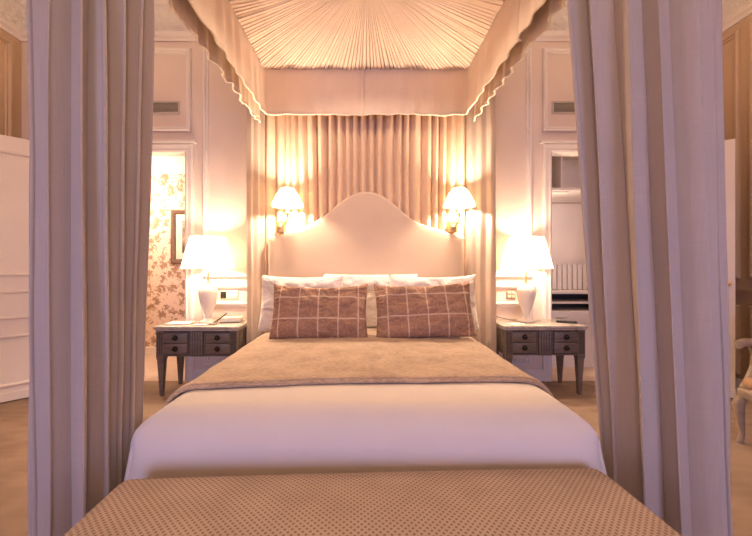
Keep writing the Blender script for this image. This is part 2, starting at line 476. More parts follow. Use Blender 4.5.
def curtain(name, top, bot, z0, z1, nf, amp0, amp1, seed, mat, nu=None, nv=40, irr=.5, ease=1.0, over=.35, crease=False, parent=None, loc=(0, 0, 0)):
    ft, fb = spath(top), spath(bot); nu = nu or nf*14
    lx, ly, lz = loc
    def base(s, t): return ft(s).lerp(fb(s), t)
    def fn(u, v):
        t = v**ease
        p = base(u, t); q = base(min(u+.004, 1), t)-base(max(u-.004, 0), t)
        tg = q.normalized(); nr = Vector((-tg.y, tg.x))
        z = z1+(z0-z1)*v
        ph = 2*PI*(nf*u + irr*noise.noise((u*nf*.45, seed*7.3, z*.12)) + .12*noise.noise((u*nf*.6, seed*3.1, z*.55)))
        am = (amp0+(amp1-amp0)*v)*(1+.55*noise.noise((u*nf*.5+5, seed*1.7, z*.25)))
        s = math.sin(ph); s = math.copysign(abs(s)**.8, s)
        if crease: s = 1-2*abs(math.sin(ph/2))**.75
        p = p + nr*(am*s + .008*noise.noise((u*nf*1.3, z*1.5, seed))) + tg*(am*over*math.sin(2*ph))
        return (p.x-lx, p.y-ly, z-lz)
    o = MB().grid(nu, nv, fn).build(name, mat, parent, angle=180)
    return solid(o, .004)

# ------------------------------------------------------------------ the canopy (tester) of the bed
CX = .01
CW, CY0, CY1 = 1.0, 1.34, 3.43          # half width, front and rear of the lining
ZL = 3.145
can = thing('bed_canopy', 'peach fabric bed canopy with pleated sunburst lining and gathered valance', 'canopy', (CX, 2.38, 0))
OX, OY = CX, 2.38
rnd = random.Random(4)
# perimeter points
def perim(s):
    wv, hv = 2*CW, CY1-CY0; per = 2*(wv+hv); d = (s % 1)*per
    if d < wv: return (-CW+d, CY1-OY)
    d -= wv
    if d < hv: return (CW, CY1-OY-d)
    d -= hv
    if d < wv: return (CW-d, CY0-OY)
    d -= wv
    return (-CW, CY0-OY+d)
NP = 212
mb = MB(); ring = []
tt = [.03, .06, .11, .18, .28, .4, .52, .64, .76, .88, 1.0]
samples_ = []
edges_ = [ (k + rnd.uniform(-.22, .22))/NP for k in range(NP)] ; edges_.append(edges_[0]+1)
for k in range(NP):
    a, c = edges_[k], edges_[k+1]; wdt = c-a
    dep = rnd.uniform(.018, .042); lift = rnd.uniform(-.004, .010)
    samples_ += [(a+.12*wdt, 0, lift*.3), (a+.5*wdt, 0, lift-.006), (a+.84*wdt, 0, lift*.6-.003), (a+.95*wdt, dep, 0)]
vs = []
for t in tt:
    for (s, g, l) in samples_:
        x, y = perim(s); tw = .012*math.sin(6*s*2*PI)*(1-t)
        z = ZL + .06*(1-t) + (g-l)*(t**.75) + .008*noise.noise((x*3*t, y*3*t, 3.3))
        vs.append((x*t, y*t, z))
n = len(samples_)
mb.add(vs, [(i*n+j, i*n+(j+1) % n, (i+1)*n+(j+1) % n, (i+1)*n+j) for i in range(len(tt)-1) for j in range(n)])
mb.build('sunburst_lining', 'canopy', can, angle=60)
MB().lathe([(.045, .0), (.07, .005), (.09, .02), (.08, .05)], (0, 0, ZL+.035), 24).build('rosette', 'valance', can)
MB().box(-CW-.14, CW+.14, CY0-OY-.1, WB-OY-.002, ZL+.10, ZL+.16).build('light_block_board', 'valance', can, smooth=False)  # added, unseen: keeps light from above off the lining, also ties canopy to wall
for sx in (-1, 1):
    for yy in (1.50,):
        MB().tube([(sx*1.19, yy-OY, 0), (sx*1.19, yy-OY, ZL+.12)], .018, 10).build('post', 'darkmetal', can)

def valance(pts, z0, z1, nf, amp, seed, name, bwave, trim=True, seams=()):
    f = spath2(pts); nu = 1000
    def fn(u, v):
        p = f(u); q = (f(min(u+.002, 1))-f(max(u-.002, 0))).normalized(); nr = Vector((-q.y, q.x))
        a = amp*(.25+.75*v)
        ph = 2*PI*(nf*u+.9*noise.noise((u*nf*.5, seed, 0)))
        off = a*math.sin(ph) + a*.8*noise.noise((u*40, seed+2, v*1.5)) + .022*v*v
        for (us, ws, ds) in seams:
            off -= ds*math.exp(-((u-us)/ws)**2)
        zz = z1+(z0-z1)*v + bwave*v*(noise.noise((u*17, seed+9, 0)) + .5*noise.noise((u*47, seed+4, 0)))
        p = p - nr*off*valance.side
        return (p.x-OX, p.y-OY, zz)
    o = solid(MB().grid(nu, 14, fn).build(name, 'valance', can, angle=180), .004)
    if trim:
        pts_ = [fn(i/260, 1.0) for i in range(261)]
        MB().tube([(x, y, z) for x, y, z in pts_], .008, 6).build('braid_trim', 'trimcord', o)
    return o
def spath2(pts):
    P = [Vector(p) for p in pts]; fine = []
    r = .07
    # rounded corners
    for i, p in enumerate(P):
        if 0 < i < len(P)-1:
            a = p+(P[i-1]-p).normalized()*r; c = p+(P[i+1]-p).normalized()*r
            for k in range(9):
                t = k/8; fine.append(a*(1-t)**2+p*2*t*(1-t)+c*t*t)
        else: fine.append(p)
    acc = [0]
    for a, c in zip(fine, fine[1:]): acc.append(acc[-1]+(c-a).length)
    def f(s):
        d = min(max(s, 0), 1)*acc[-1]; i = 0
        lo, hi = 0, len(acc)-1
        while hi-lo > 1:
            mid = (lo+hi)//2
            if acc[mid] <= d: lo = mid
            else: hi = mid
        t = (d-acc[lo])/max(1e-9, acc[hi]-acc[lo]); return fine[lo].lerp(fine[hi], t)
    return f
valance.side = 1
# inner valance: left side, rear, right side ; open towards the foot
VY0 = 1.68
ring_in = [(CX-CW-.005, VY0), (CX-CW-.005, CY1+.005), (CX+CW+.005, CY1+.005), (CX+CW+.005, VY0)]
tot = 2*(CY1-VY0)+2*CW
useam = ((CY1-VY0)+CW-.03)/tot
rs = ((CY1-VY0)+2*CW+(CY1-2.30))/tot
valance(ring_in, 2.70, ZL+.03, 26, .010, 1.3, 'inner_valance', .012, True, ((useam, .0010, -.05), (rs, .0011, .035)))
valance([(CX-CW-.10, VY0), (CX-CW-.10, CY1+.10)], 2.665, ZL+.14, 9, .014, 5.1, 'outer_valance', .022, True)
valance([(CX+CW+.10, CY1+.10), (CX+CW+.10, VY0)], 2.675, ZL+.14, 9, .014, 8.6, 'outer_valance', .018, True)

# ------------------------------------------------------------------ bed curtains
G = 'linen curtains at the bed corners'
tag(curtain('bed_curtain', [(-1.30, 1.38), (-1.18, 1.33), (-1.06, 1.40), (-1.00, 1.50), (-.965, 1.60)],
        [(-1.255, 1.37), (-1.15, 1.29), (-1.06, 1.33), (-1.085, 1.47), (-1.09, 1.62)],
        .012, 3.2, 6.5, .034, .042, 2.0, 'curtain', irr=.6, nv=60, nu=150, over=.3),
    'mauve-beige linen curtain gathered at the left front corner of the bed', 'curtain', G)
tag(curtain('bed_curtain', [(.85, 1.60), (.92, 1.50), (1.04, 1.41), (1.20, 1.33), (1.36, 1.38)],
        [(1.155, 1.62), (1.13, 1.50), (1.13, 1.37), (1.26, 1.29), (1.41, 1.38)],
        .012, 3.2, 6.5, .034, .042, 7.4, 'curtain', irr=.6, nv=60, nu=150, over=.3),
    'mauve-beige linen curtain hanging at the right front corner of the bed', 'curtain', G)
tag(curtain('bed_curtain', [(-1.155, 3.42), (-1.11, 3.47), (-1.06, 3.54), (-1.03, 3.60)],
        [(-1.155, 3.42), (-1.11, 3.47), (-1.06, 3.54), (-1.03, 3.60)],
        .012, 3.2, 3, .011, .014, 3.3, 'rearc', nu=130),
    'lamp-lit pale curtain at left headboard corner beside the left nightstand', 'curtain', G)
tag(curtain('bed_curtain', [(1.04, 3.60), (1.09, 3.54), (1.18, 3.47), (1.265, 3.41)],
        [(1.04, 3.60), (1.09, 3.54), (1.18, 3.47), (1.275, 3.41)],
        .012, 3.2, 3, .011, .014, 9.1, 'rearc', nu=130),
    'lamp-lit pale curtain at right headboard corner beside the right nightstand', 'curtain', G)
tag(curtain('back_drape', [(-1.13, 3.645), (0, 3.645), (1.13, 3.645)], [(-1.13, 3.645), (0, 3.645), (1.13, 3.645)],
        .25, 3.2, 25, .042, .040, 4.4, 'drape', irr=.55, nv=24, nu=25*20, crease=True, over=.0),
    'peach pleated drape hanging behind the arched headboard', 'drape')

# ------------------------------------------------------------------ bed
bed = thing('bed', 'large bed with arched cream upholstered headboard and white bedding on it', 'bed', (CX, 2.45, 0))
BX, BY = CX, 2.45
def hb_top(x):
    pts = [(0, 1.972), (.05, 1.970), (.11, 1.955), (.18, 1.920), (.25, 1.872), (.32, 1.812), (.40, 1.740), (.48, 1.680), (.56, 1.640), (.70, 1.598), (.85, 1.552), (.985, 1.505)]
    x = abs(x)
    for (a, za), (c, zc) in zip(pts, pts[1:]):
        if x <= c:
            t = (x-a)/(c-a); return za+(zc-za)*t
    return pts[-1][1]
xs = [-.985+1.97*i/80 for i in range(81)]
zt = [hb_top(x) for x in xs]
zt = [sum(zt[max(0, min(80, i+k))] for k in (-2, -1, 0, 1, 2))/5 for i in range(81)]
out = [(x, z) for x, z in zip(xs, zt)]
def hb_ring(ins):
    """outline inset by ins, then the bottom"""
    r = []
    for i, (x, z) in enumerate(out):
        a = out[max(i-1, 0)]; c = out[min(i+1, 80)]
        t = Vector((c[0]-a[0], c[1]-a[1])).normalized(); nr = Vector((t.y, -t.x))
        r.append((max(-.985+ins, min(.985-ins, x+nr.x*ins)), z+nr.y*ins))
    return r
mb = MB(); prof = [(0, 3.585), (0, 3.53), (.006, 3.512), (.018, 3.502), (.035, 3.498), (.06, 3.496)]
vs = []; n = 81
for ins, yy in prof:
    for (x, z) in hb_ring(ins): vs.append((x, yy-BY, z))
    for (x, z) in hb_ring(ins): vs.append((x, yy-BY, .28))
N2 = 2*n
fs = []
for k in range(len(prof)-1):
    for i in range(n-1): fs.append((k*N2+i, k*N2+i+1, (k+1)*N2+i+1, (k+1)*N2+i))
    fs.append((k*N2, (k+1)*N2, (k+1)*N2+n, k*N2+n)); fs.append((k*N2+n-1, k*N2+N2-1, (k+1)*N2+N2-1, (k+1)*N2+n-1))
k = len(prof)-1
for i in range(n-1):
    fs.append((k*N2+i, k*N2+i+1, k*N2+n+i+1, k*N2+n+i)); fs.append((i, n+i, n+i+1, i+1))
    fs.append((n+i, k*N2+n+i, k*N2+n+i+1, n+i+1)) if False else None
fs = [f for f in fs if f]
hb = mb.add(vs, fs).build('headboard', 'headb', bed, angle=50)
MB().tube([(x, 3.505-BY, z-.022) for x, z in out], .006, 6).build('piping', 'trimcord', hb)
MB().rbox(-.90, .90, 1.47-BY, 3.49-BY, .34, .585, .05).build('mattress', 'mattress', bed)
MB().rbox(-.90, .90, 1.47-BY, 3.49-BY, .10, .335, .02).build('bed_base', 'headb', bed)
for sx in (-1, 1):
    for yy in (1.6, 3.4):
        MB().lathe([(.025, 0), (.035, .10)], (sx*.8, yy-BY, 0), 12).build('leg', 'chairwood', bed)

# duvet: rounded body, folds over the sides and the foot
DXH = .955; DY0, DY1 = 1.385, 3.40; DT = .615
def duvet_z(x, y):
    return DT + .018*(1-(x/DXH)**2) + .005*noise.noise((x*2.2, y*2.2, 1.0)) + .002*noise.noise((x*8, y*8, 2.0))
def duvet_pt(tx, ty, off=0.0, r=.13):
    """tx: signed arc distance across (0 = middle), ty: arc distance from the head end towards the foot"""
    def prof(t, half):
        a = abs(t); fl = half-r
        if a <= fl: return t, 0, 0, 1
        if a <= fl+r*PI/2:
            th = (a-fl)/r; return math.copysign(fl+r*math.sin(th), t), r-r*math.cos(th), math.copysign(math.sin(th), t), math.cos(th)
        return math.copysign(half, t), r+(a-fl-r*PI/2), math.copysign(1, t), 0
    x, dx, nx, c1 = prof(tx, DXH)
    ylen = DY1-DY0
    y_, dy, ny, c2 = prof(max(ty, 0), ylen)
    return x, DY1-y_, dx, dy, nx, ny, c1, c2
mb = MB()
RX = .13
halfarc = DXH-RX+RX*PI/2+.36; footarc = (DY1-DY0)-.16+.16*PI/2+.36
def duv(u, v):
    tx = (u-.5)*2*halfarc; ty = v*footarc
    x, y, dx, dy, nx, ny, c1, c2 = duvet_pt(tx, ty, r=.14)
    drop = max(dx, dy) if (dx > .14 or dy > .14) else math.hypot(dx, dy)
    if dx > 0 and dy > 0:   # vertical corner: round it in plan
        k = min(dx, .14)/.14*min(dy, .14)/.14
        x -= math.copysign(.055*k, x); y += .055*k
        drop = max(dx, dy)
    z = duvet_z(x, y)-drop
    hang = min(1, drop/.3)
    wob = .055*hang + .012*hang*noise.noise((x*5 if dy > 0 else y*5, 3.1, 0))
    return (x+nx*wob, y-ny*wob*.4, max(z, .20))
o = MB().grid(120, 130, duv).build('duvet', 'duvet', angle=180)
solid(o, .02, -1)
tag(o, 'plain white duvet draped over the bed, showing below the tan throw', 'duvet')

# throw across the middle of the bed with a doubled front hem
def throw_front(x): return 1.735+.06*(x+.2)
def thr(u, v):
    hx = .965; r = .145; tx = (u-.5)*2*(hx-r+r*PI/2+.22)
    a = abs(tx); fl = hx-r
    if a <= fl: x, d, nx, nz = tx, 0, 0, 1
    elif a <= fl+r*PI/2:
        th = (a-fl)/r; x, d, nx, nz = math.copysign(fl+r*math.sin(th), tx), r-r*math.cos(th), math.copysign(math.sin(th), tx), math.cos(th)
    else: x, d, nx, nz = math.copysign(hx, tx), r+a-fl-r*PI/2, math.copysign(1, tx), 0
    yf = throw_front(x)
    y = yf+(3.10-yf)*v + .010*noise.noise((x*3, v*2, 5))*(1-v)
    z = duvet_z(x, y)-d
    fold = .012 + .005*noise.noise((x*6, y*5, 9)) + .006*math.exp(-((v-.035)/.03)**2)
    return (x+nx*fold, y, z+nz*fold)
o = MB().grid(110, 60, thr).build('throw_blanket', 'throw', angle=180); solid(o, .012, 1)
tag(o, 'tan wool throw spread across the middle of the white bed', 'throw')
hem = MB().tube([thr(i/60, -.004) for i in range(61)], .010, 8).build('hem', 'throw', o)
MB().tube([tuple(Vector(thr(i/60, .022))+Vector((0, 0, .004))) for i in range(61)], .008, 8).build('hem', 'throw', o)

# ------------------------------------------------------------------ pillows and cushions
def pillow(name, w, h, t, mat, seed, wr=.012, ear=.0, sag=0.0, nx=44, nz=30):
    mb = MB()
    def side(sgn):
        def fn(u, v):
            a = 2*u-1; c = 2*v-1
            pinch = 1-.055*(1-abs(c)**2.2)*0 
            x = a*w/2*(1-.045*(1-a*a*0)*(1-abs(c)**1.5)*abs(a))
            z = h/2+c*h/2*(1-.035*(1-abs(a)**1.6)*abs(c))
            e = max(0, (1-abs(a)**2.6))*max(0, (1-abs(c)**2.6))
            th = t/2*e**.42
            if c > 0: z -= sag*(1-a*a)*c
            corner = (abs(a)*abs(c))**5
            z += ear*corner*(1 if c > 0 else .3)
            edge = e**.25
            wv = wr*noise.noise((a*3.1+seed, c*2.3, seed))+wr*.7*abs(noise.noise((a*4+c*3+seed, c*4-a*2, seed*2)))
            y = sgn*(th+wv*edge)
            return (x, y, z)
        return fn
    mb.grid(nx, nz, side(-1)); mb.grid(nx, nz, side(1))
    bm = bmesh.new(); me = bpy.data.meshes.new('t')
    me.from_pydata(mb.v, [], mb.f); bm.from_mesh(me)
    bmesh.ops.remove_doubles(bm, verts=bm.verts, dist=.0008); bm.verts.index_update()
    m2 = MB(); m2.add([v.co for v in bm.verts], [[v.index for v in f.verts] for f in bm.faces]); bm.free()
    return m2.build(name, mat, angle=180)
def lean(o, x, y, z, tilt, roll=0, rz=0):
    o.matrix_world = Matrix.Translation((x, y, z)) @ Matrix.Rotation(rz, 4, 'Z') @ Matrix.Rotation(-tilt, 4, 'X') @ Matrix.Rotation(roll, 4, 'Y')
    return o
PG = 'white pillows against the headboard'
ZB = .632
tag(lean(pillow('pillow', .92, .515, .13, 'linen', 1.0, .022), .05, 3.31, ZB+.005, .19), 'white pillow in the middle, behind the two outer white pillows', 'pillow', PG)
tag(lean(pillow('pillow', .76, .51, .16, 'linen', 4.0, .032, .008, .01), -.575, 3.125, ZB+.005, .25, 0, .03), 'white pillow behind the left brown checked cushion', 'pillow', PG)
tag(lean(pillow('pillow', .80, .51, .16, 'linen', 8.0, .032, .015, .01), .62, 3.125, ZB+.005, .25, 0, -.03), 'white pillow behind the right brown checked cushion', 'pillow', PG)
CG = 'brown checked cushions'
tag(lean(pillow('cushion', .79, .455, .16, 'checkA', 2.5, .030, .012, .02), -.37, 2.77, ZB+.003, .36, .0), 'left brown lumbar cushion with cream window check, standing on the throw', 'cushion', CG)
tag(lean(pillow('cushion', .80, .455, .16, 'checkB', 6.5, .030, .012, .015), .487, 2.77, ZB+.012, .36, -.04, -.03), 'right brown lumbar cushion with cream window check, tilted slightly', 'cushion', CG)

# ------------------------------------------------------------------ bench at the foot
bn = thing('bench', 'tan dotted upholstered bench at the foot of the bed', 'bench', (.02, 1.03, 0), .040)
mb = MB().rbox(-.90, .90, -.30, .29, .25, .462, .06, 5)
o = mb.build('seat_cushion', 'bench', bn)
bmx = bmesh.new(); bmx.from_mesh(o.data)
bmesh.ops.subdivide_edges(bmx, edges=[e for e in bmx.edges if e.calc_length() > .15], cuts=14, use_grid_fill=True)
for v in bmx.verts:
    if v.co.z > .3: v.co.z += .022*max(0, 1-(v.co.x/.9)**2)**.5*max(0, 1-(v.co.y/.3)**2)
bmx.to_mesh(o.data); bmx.free()
for p in o.data.polygons: p.use_smooth = True
MB().rbox(-.885, .885, -.285, .275, .15, .255, .01, 2).build('base', 'bench', bn)
for sx in (-1, 1):
    for sy in (-1, 1):
        MB().lathe([(.016, 0), (.028, .15)], (sx*.82, sy*.22, 0), 12).build('leg', 'chairwood', bn)

# ------------------------------------------------------------------ nightstands
NW, ND = .375, .20
def nightstand(loc, label):
    t = thing('nightstand', label, 'nightstand', loc, 0, 'grey nightstands beside the bed')
    m = MB().rbox(-NW-.022, NW+.022, -ND-.022, ND+.015, .632, .66, .009, 3).rbox(-NW-.010, NW+.010, -ND-.010, ND+.01, .615, .634, .006, 2)
    m.build('table_top', 'marble', t)
    MB().box(-NW+.004, NW-.004, -ND+.012, ND, .375, .616).build('case', 'nightwood', t, smooth=False)
    # fluted side panels
    for sx in (-1, 1):
        m = MB()
        for k in range(5):
            y0 = -ND+.07+k*.058
            m.rbox(sx*(NW-.004)-.006, sx*(NW-.004)+.006, y0, y0+.038, .395, .60, .005, 2)
        m.build('side_panel', 'nightwood', t)
        # corner posts with flutes
        xc = sx*(NW-.033)
        m = MB().box(xc-.033, xc+.033, -ND-.002, -ND+.05, .362, .616)
        p = m.build('corner_post', 'nightwood', t, smooth=False)
        m = MB()
        for k in range(3): m.box(xc-.022+k*.017, xc-.012+k*.017, -ND-.004, -ND-.001, .395, .60)
        m.build('flute', 'nightdark', p, smooth=False)  # dark strips carry the groove shade
    # fluted centre
    m = MB()
    for k in range(5): m.rbox(-.058+k*.0240, -.058+k*.0240+.0185, -ND-.006, -ND+.02, .378, .612, .006, 2)
    m.build('fluted_panel', 'nightwood', t)
    MB().box(-.064, .064, -ND+.001, -ND+.03, .376, .612).build('fluted_back', 'nightdark', t, smooth=False)
    # shade of the drawer gaps, put in as dark boxes behind the drawers
    for sx in (-1, 1):
        xc = sx*.1965
        MB().box(xc-.119, xc+.119, -ND+.006, -ND+.03, .388, .612).build('drawer_reveal', 'nightdark', t, smooth=False)
        for z0 in (.401, .504):
            d = MB().rbox(xc-.112, xc+.112, -ND-.004, -ND+.03, z0, z0+.094, .005, 2).build('drawer', 'nightwood', t)
            k = MB().lathe([(.026, 0), (.026, .004), (.020, .008), (.011, .012), (.011, .020), (.017, .028), (.013, .035), (.004, .037)], n=18).build('knob', 'darkmetal', d)
            k.rotation_euler = (PI/2, 0, 0); k.location = (xc, -ND-.004, z0+.047)
    for sx in (-1, 1):
        for sy in (-1, 1):
            xc, yc = sx*(NW-.035), sy*(ND-.035)
            m = MB(); vs = []
            for hw, z in ((.014, 0), (.030, .342), (.034, .350), (.034, .376)):
                vs += [(xc-hw, yc-hw, z), (xc+hw, yc-hw, z), (xc+hw, yc+hw, z), (xc-hw, yc+hw, z)]
            fs = [(i*4+j, i*4+(j+1) % 4, (i+1)*4+(j+1) % 4, (i+1)*4+j) for i in range(3) for j in range(4)]+[(3, 2, 1, 0), (12, 13, 14, 15)]
            m.add(vs, fs).build('leg', 'nightwood', t, smooth=False)
    return t
n1 = nightstand((-1.570, 3.46, 0), 'grey painted four-drawer nightstand to the left of the bed')
n2 = copy_tree(n1); n2.location = (1.70, 3.50, 0); n2['label'] = 'grey painted four-drawer nightstand to the right of the bed'

# ------------------------------------------------------------------ lamps
def light(name, loc, energy, col, r=.05, kind='POINT'):
    d = bpy.data.lights.new(name, kind); d.energy = energy; d.color = col
    if kind == 'POINT': d.shadow_soft_size = r
    o = bpy.data.objects.new(name, d); COL.objects.link(o); o.location = loc; return o
WARM = (1, .745, .52)
def table_lamp(loc, label):
    t = thing('table_lamp', label, 'lamp', loc, 0, 'white table lamps on the nightstands')
    MB().lathe([(.085, 0), (.088, .010), (.080, .022), (.045, .034), (.030, .05)], n=28).build('foot', 'ceramic', t)
    MB().lathe([(.028, .045), (.030, .07), (.048, .12), (.072, .19), (.088, .26), (.090, .30), (.080, .335), (.055, .36), (.030, .375), (.024, .40)], n=32).build('urn_body', 'ceramic', t)
    MB().tube([(0, 0, .39), (0, 0, .50)], .011, 10).build('stem', 'gold', t)
    MB().lathe([(.012, .50), (.03, .54), (.034, .57), (.02, .61)], n=16).build('bulb', 'bulb', t)
    wob = lambda j: .012*(1 if j % 2 else -1)
    s = MB().lathe([(.240, .535), (.238, .548), (.165, .83), (.162, .842)], n=96, closed=False, wob=wob).build('lamp_shade', 'shade', t, angle=180)
    m = MB()
    for k in range(3):
        a = 2*PI*k/3; m.tube([(0, 0, .828), (.162*math.cos(a), .162*math.sin(a), .828)], .003, 6)
    m.tube([(0, 0, .50), (.05, 0, .56), (.05, 0, .75), (0, 0, .828)], .003, 6)
    m.build('harp', 'gold', t)
    return t
lampA = table_lamp((-1.545, 3.45, .662), 'white urn table lamp with lit pleated shade on left nightstand')
lampB = copy_tree(lampA); lampB.location = (1.62, 3.52, .662); lampB['label'] = 'white urn table lamp with lit pleated shade on right nightstand'
for x, y in ((-1.545, 3.45), (1.62, 3.52)): light('table_lamp_light', (x, y, .662+.68), 42, WARM, .05)

def sconce(loc, side, label):
    t = thing('wall_sconce', label, 'wall lamp', loc, 0, 'brass swing-arm sconces above the headboard')
    # origin = candle axis, y at the candle ; plate is behind and below
    px = -.085 if side < 0 else -.045
    MB().rbox(px-.040, px+.040, .055, .175, -.25, -.135, .008, 3).build('backplate', 'gold', t)
    MB().lathe([(.02, 0), (.024, .01), (.014, .03), (.008, .04)], (px, .055, -.20), 16).build('boss', 'gold', t)
    MB().tube([(px, .055, -.20), (px*.6, .03, -.19), (px*.2, .01, -.15), (0, 0, -.115), (0, 0, -.075)], .007, 10).build('arm', 'gold', t)
    MB().tube([(px+.02, .05, -.185), (.045, .02, -.125), (.02, 0, -.105), (0, 0, -.09)], .0055, 8).build('arm', 'gold', t)
    MB().lathe([(.008, -.09), (.022, -.078), (.024, -.068), (.012, -.062)], n=16).build('cup', 'gold', t)
    MB().lathe([(.0125, -.066), (.0125, .028), (.008, .032)], n=14).build('candle_tube', 'cream', t)
    MB().lathe([(.008, .03), (.015, .042), (.013, .056), (.004, .066)], n=14).build('bulb', 'bulb', t)
    MB().tube([(.055, 0, .03), (.055, 0, -.14)], .0025, 6).lathe([(.002, 0), (.006, -.008), (.002, -.018)], (.055, 0, -.138), 8).build('pull_cord', 'gold', t)
    wob = lambda j: .014*(1 if j % 2 else -1)
    s = MB().lathe([(.152, 0), (.150, .012), (.128, .065), (.098, .120), (.066, .165), (.062, .175)], n=72, closed=False, wob=wob).build('lamp_shade', 'sshade', t, angle=180)
    m = MB()
    for k in range(3):
        a = 2*PI*k/3; m.tube([(0, 0, .05), (.06*math.cos(a), .06*math.sin(a), .168)], .002, 6)
    m.build('shade_carrier', 'gold', t)
    return t
SZ = 1.22+59/101.0
for (x, side, lab) in ((-.762, -1, 'brass swing-arm wall sconce with lit cream shade, left of the headboard arch'),
                       (.925, 1, 'brass swing-arm wall sconce with lit cream shade, right of the headboard arch')):
    sconce((x, 3.44, SZ), side, lab)
    light('sconce_light', (x, 3.44, SZ+.095), 72, WARM, .04)

t = thing('canopy_fill_lamp', 'added round fill lamp at the centre of the pleated canopy lining', 'light', (CX, 2.38, ZL), 0)  # added lamp, no fixture known here; warms the inside of the bed
MB().lathe([(.045, .035), (.045, .01), (.03, .0)], n=20).build('base', 'gold', t)
MB().lathe([(.012, .0), (.034, -.012), (.040, -.035), (.028, -.06), (.006, -.07)], n=20).build('globe', 'bulb', t)
cl = light('canopy_fill_light', (CX, 2.38, ZL-.09), 34, WARM, .04, 'SPOT')  # added spot on bed, drape and valances
cl.data.spot_size = math.radians(168); cl.data.spot_blend = .35; cl.data.shadow_soft_size = .04

# ------------------------------------------------------------------ small things on the nightstands and walls
TZ = .662
def vent(x0, x1, z0, z1, lab):
    t = thing('air_vent', lab, 'vent', ((x0+x1)/2, WB, (z0+z1)/2), 0, 'air vents above the doorways')
    hw, hh = (x1-x0)/2, (z1-z0)/2
    MB().rframe(-hw, hw, -hh, hh, [(0, 0), (0, .012), (.016, .014), (.016, .002)], lambda u, v, h: (u, -h, v)).build('frame', 'vent', t, smooth=False)
    MB().box(-hw+.01, hw-.01, -.004, -.001, -hh+.01, hh-.01).build('backing', 'slot', t, smooth=False)  # dark sheet for the depth shade behind the louvres
    m = MB(); k = 0; zz = -hh+.022
    while zz < hh-.015:
        m.add([(-hw+.014, -.012, zz), (hw-.014, -.012, zz), (hw-.014, -.004, zz+.009), (-hw+.014, -.004, zz+.009)], [(0, 1, 2, 3)]); zz += .0125
    solid(m.build('louvre', 'vent', t, smooth=False), .002)
vent(-2.66, -1.965, 2.835, 2.968, 'bronze air vent grille in the panel over the left doorway')
vent(1.985, 2.66, 2.835, 2.968, 'bronze air vent grille in the panel over the right doorway')
# switch plates
t = thing('switch_plate', 'cream wall plate with black switch above the left nightstand', 'switch', (-1.44, WB, .915), 0)
MB().rbox(-.10, .095, -.010, 0, -.045, .045, .004, 2).build('plate', 'cream', t)
MB().rbox(-.092, -.03, -.016, -.008, -.036, .036, .004, 2).build('rocker', 'black', t)
MB().rbox(-.015, .085, -.013, -.008, -.034, .034, .003, 2).build('socket_cover', 'mat', t)
t = thing('switch_plate', 'bronze square wall socket above the right nightstand', 'socket', (1.55, WB, .915), 0)
MB().rbox(-.05, .05, -.010, 0, -.045, .045, .004, 2).build('plate', 'chairwood', t)
m = MB()
for sx in (-1, 1):
    for sz in (-1, 1): m.rbox(sx*.021-.017, sx*.021+.017, -.014, -.008, sz*.019-.015, sz*.019+.015, .003, 2)
m.build('button', 'vent', t)

def slab(name, lab, cat, loc, rz, sx, sy, sz, mat, r=.003):
    o = MB().rbox(-sx/2, sx/2, -sy/2, sy/2, 0, sz, r, 2).build(name, mat); o.location = loc; o.rotation_euler = (0, 0, rz)
    return tag(o, lab, cat)
t = thing('book', 'thick white-covered book with dark edge at the back of the left nightstand', 'book', (-1.335, 3.50, TZ), .25)
MB().rbox(-.10, .10, -.075, .075, 0, .008, .003, 2).build('cover', 'leather', t)
MB().rbox(-.095, .095, -.070, .070, .008, .042, .003, 2).build('pages', 'paper', t)
MB().rbox(-.10, .10, -.075, .075, .042, .049, .003, 2).build('cover', 'cream', t)
t = thing('notepad', 'open white notepad with dark pen lying across it on left nightstand', 'notepad', (-1.44, 3.32, TZ), .3) if False else None
slab('magazine', 'flat glossy magazine lying left of the lamp on the left nightstand', 'magazine', (-1.79, 3.40, TZ), .15, .22, .16, .010, 'paper')
slab('card', 'folded pale card lying in front of the lamp on the left nightstand', 'card', (-1.56, 3.32, TZ), -.2, .13, .07, .006, 'paper', .002)
t = thing('pen', 'dark slanting pen standing up from the holder on left nightstand', 'pen', (-1.42, 3.34, TZ), .0)
MB().tube([(-.03, 0, .012), (.02, .01, .045), (.09, .03, .105)], [.004, .006, .005], 8).build('barrel', 'darkmetal', t)
MB().rbox(-.06, .00, -.03, .03, 0, .018, .006, 3).build('holder', 'marble', t)
t = thing('remote_control', 'black remote control lying at the outer end of the right nightstand', 'remote', (1.98, 3.44, TZ), -.35)
MB().rbox(-.09, .09, -.022, .022, 0, .020, .006, 3).build('shell', 'black', t)
m = MB()
for i in range(6):
    for j in range(2): m.lathe([(.004, .019), (.004, .022)], (-.06+i*.022, -.008+j*.016, 0), 8)
m.build('button', 'steel', t)
slab('card', 'small white card under the lamp on the right nightstand', 'card', (1.46, 3.38, TZ), .2, .13, .09, .004, 'paper', .0015)
o = MB().tube([(1.525, 3.525, TZ+.005), (1.48, 3.56, TZ+.012), (1.42, 3.60, TZ+.02), (1.36, 3.66, TZ+.035), (1.33, 3.70, TZ+.06)], .004, 8).build('lamp_cord', 'leather')
tag(o, 'thin brown lamp cord trailing over the back of the right nightstand', 'cord')

# picture in the hallway
t = thing('framed_picture', 'brown framed engraving with cream mount on the toile wallpaper', 'picture', (-2.35, HY-.002, 1.62), 0)
pf = lambda u, v, h: (u, -h, v)
MB().rframe(-.30, .30, -.37, .37, [(0, 0), (0, .03), (.02, .038), (.055, .026), (.065, .014), (.065, .004)], pf).build('frame', 'frame', t)
MB().box(-.24, .24, -.012, -.002, -.31, .31).build('mount', 'mat', t, smooth=False)
MB().box(-.15, .15, -.014, -.011, -.22, .22).build('print', 'print', t, smooth=False)
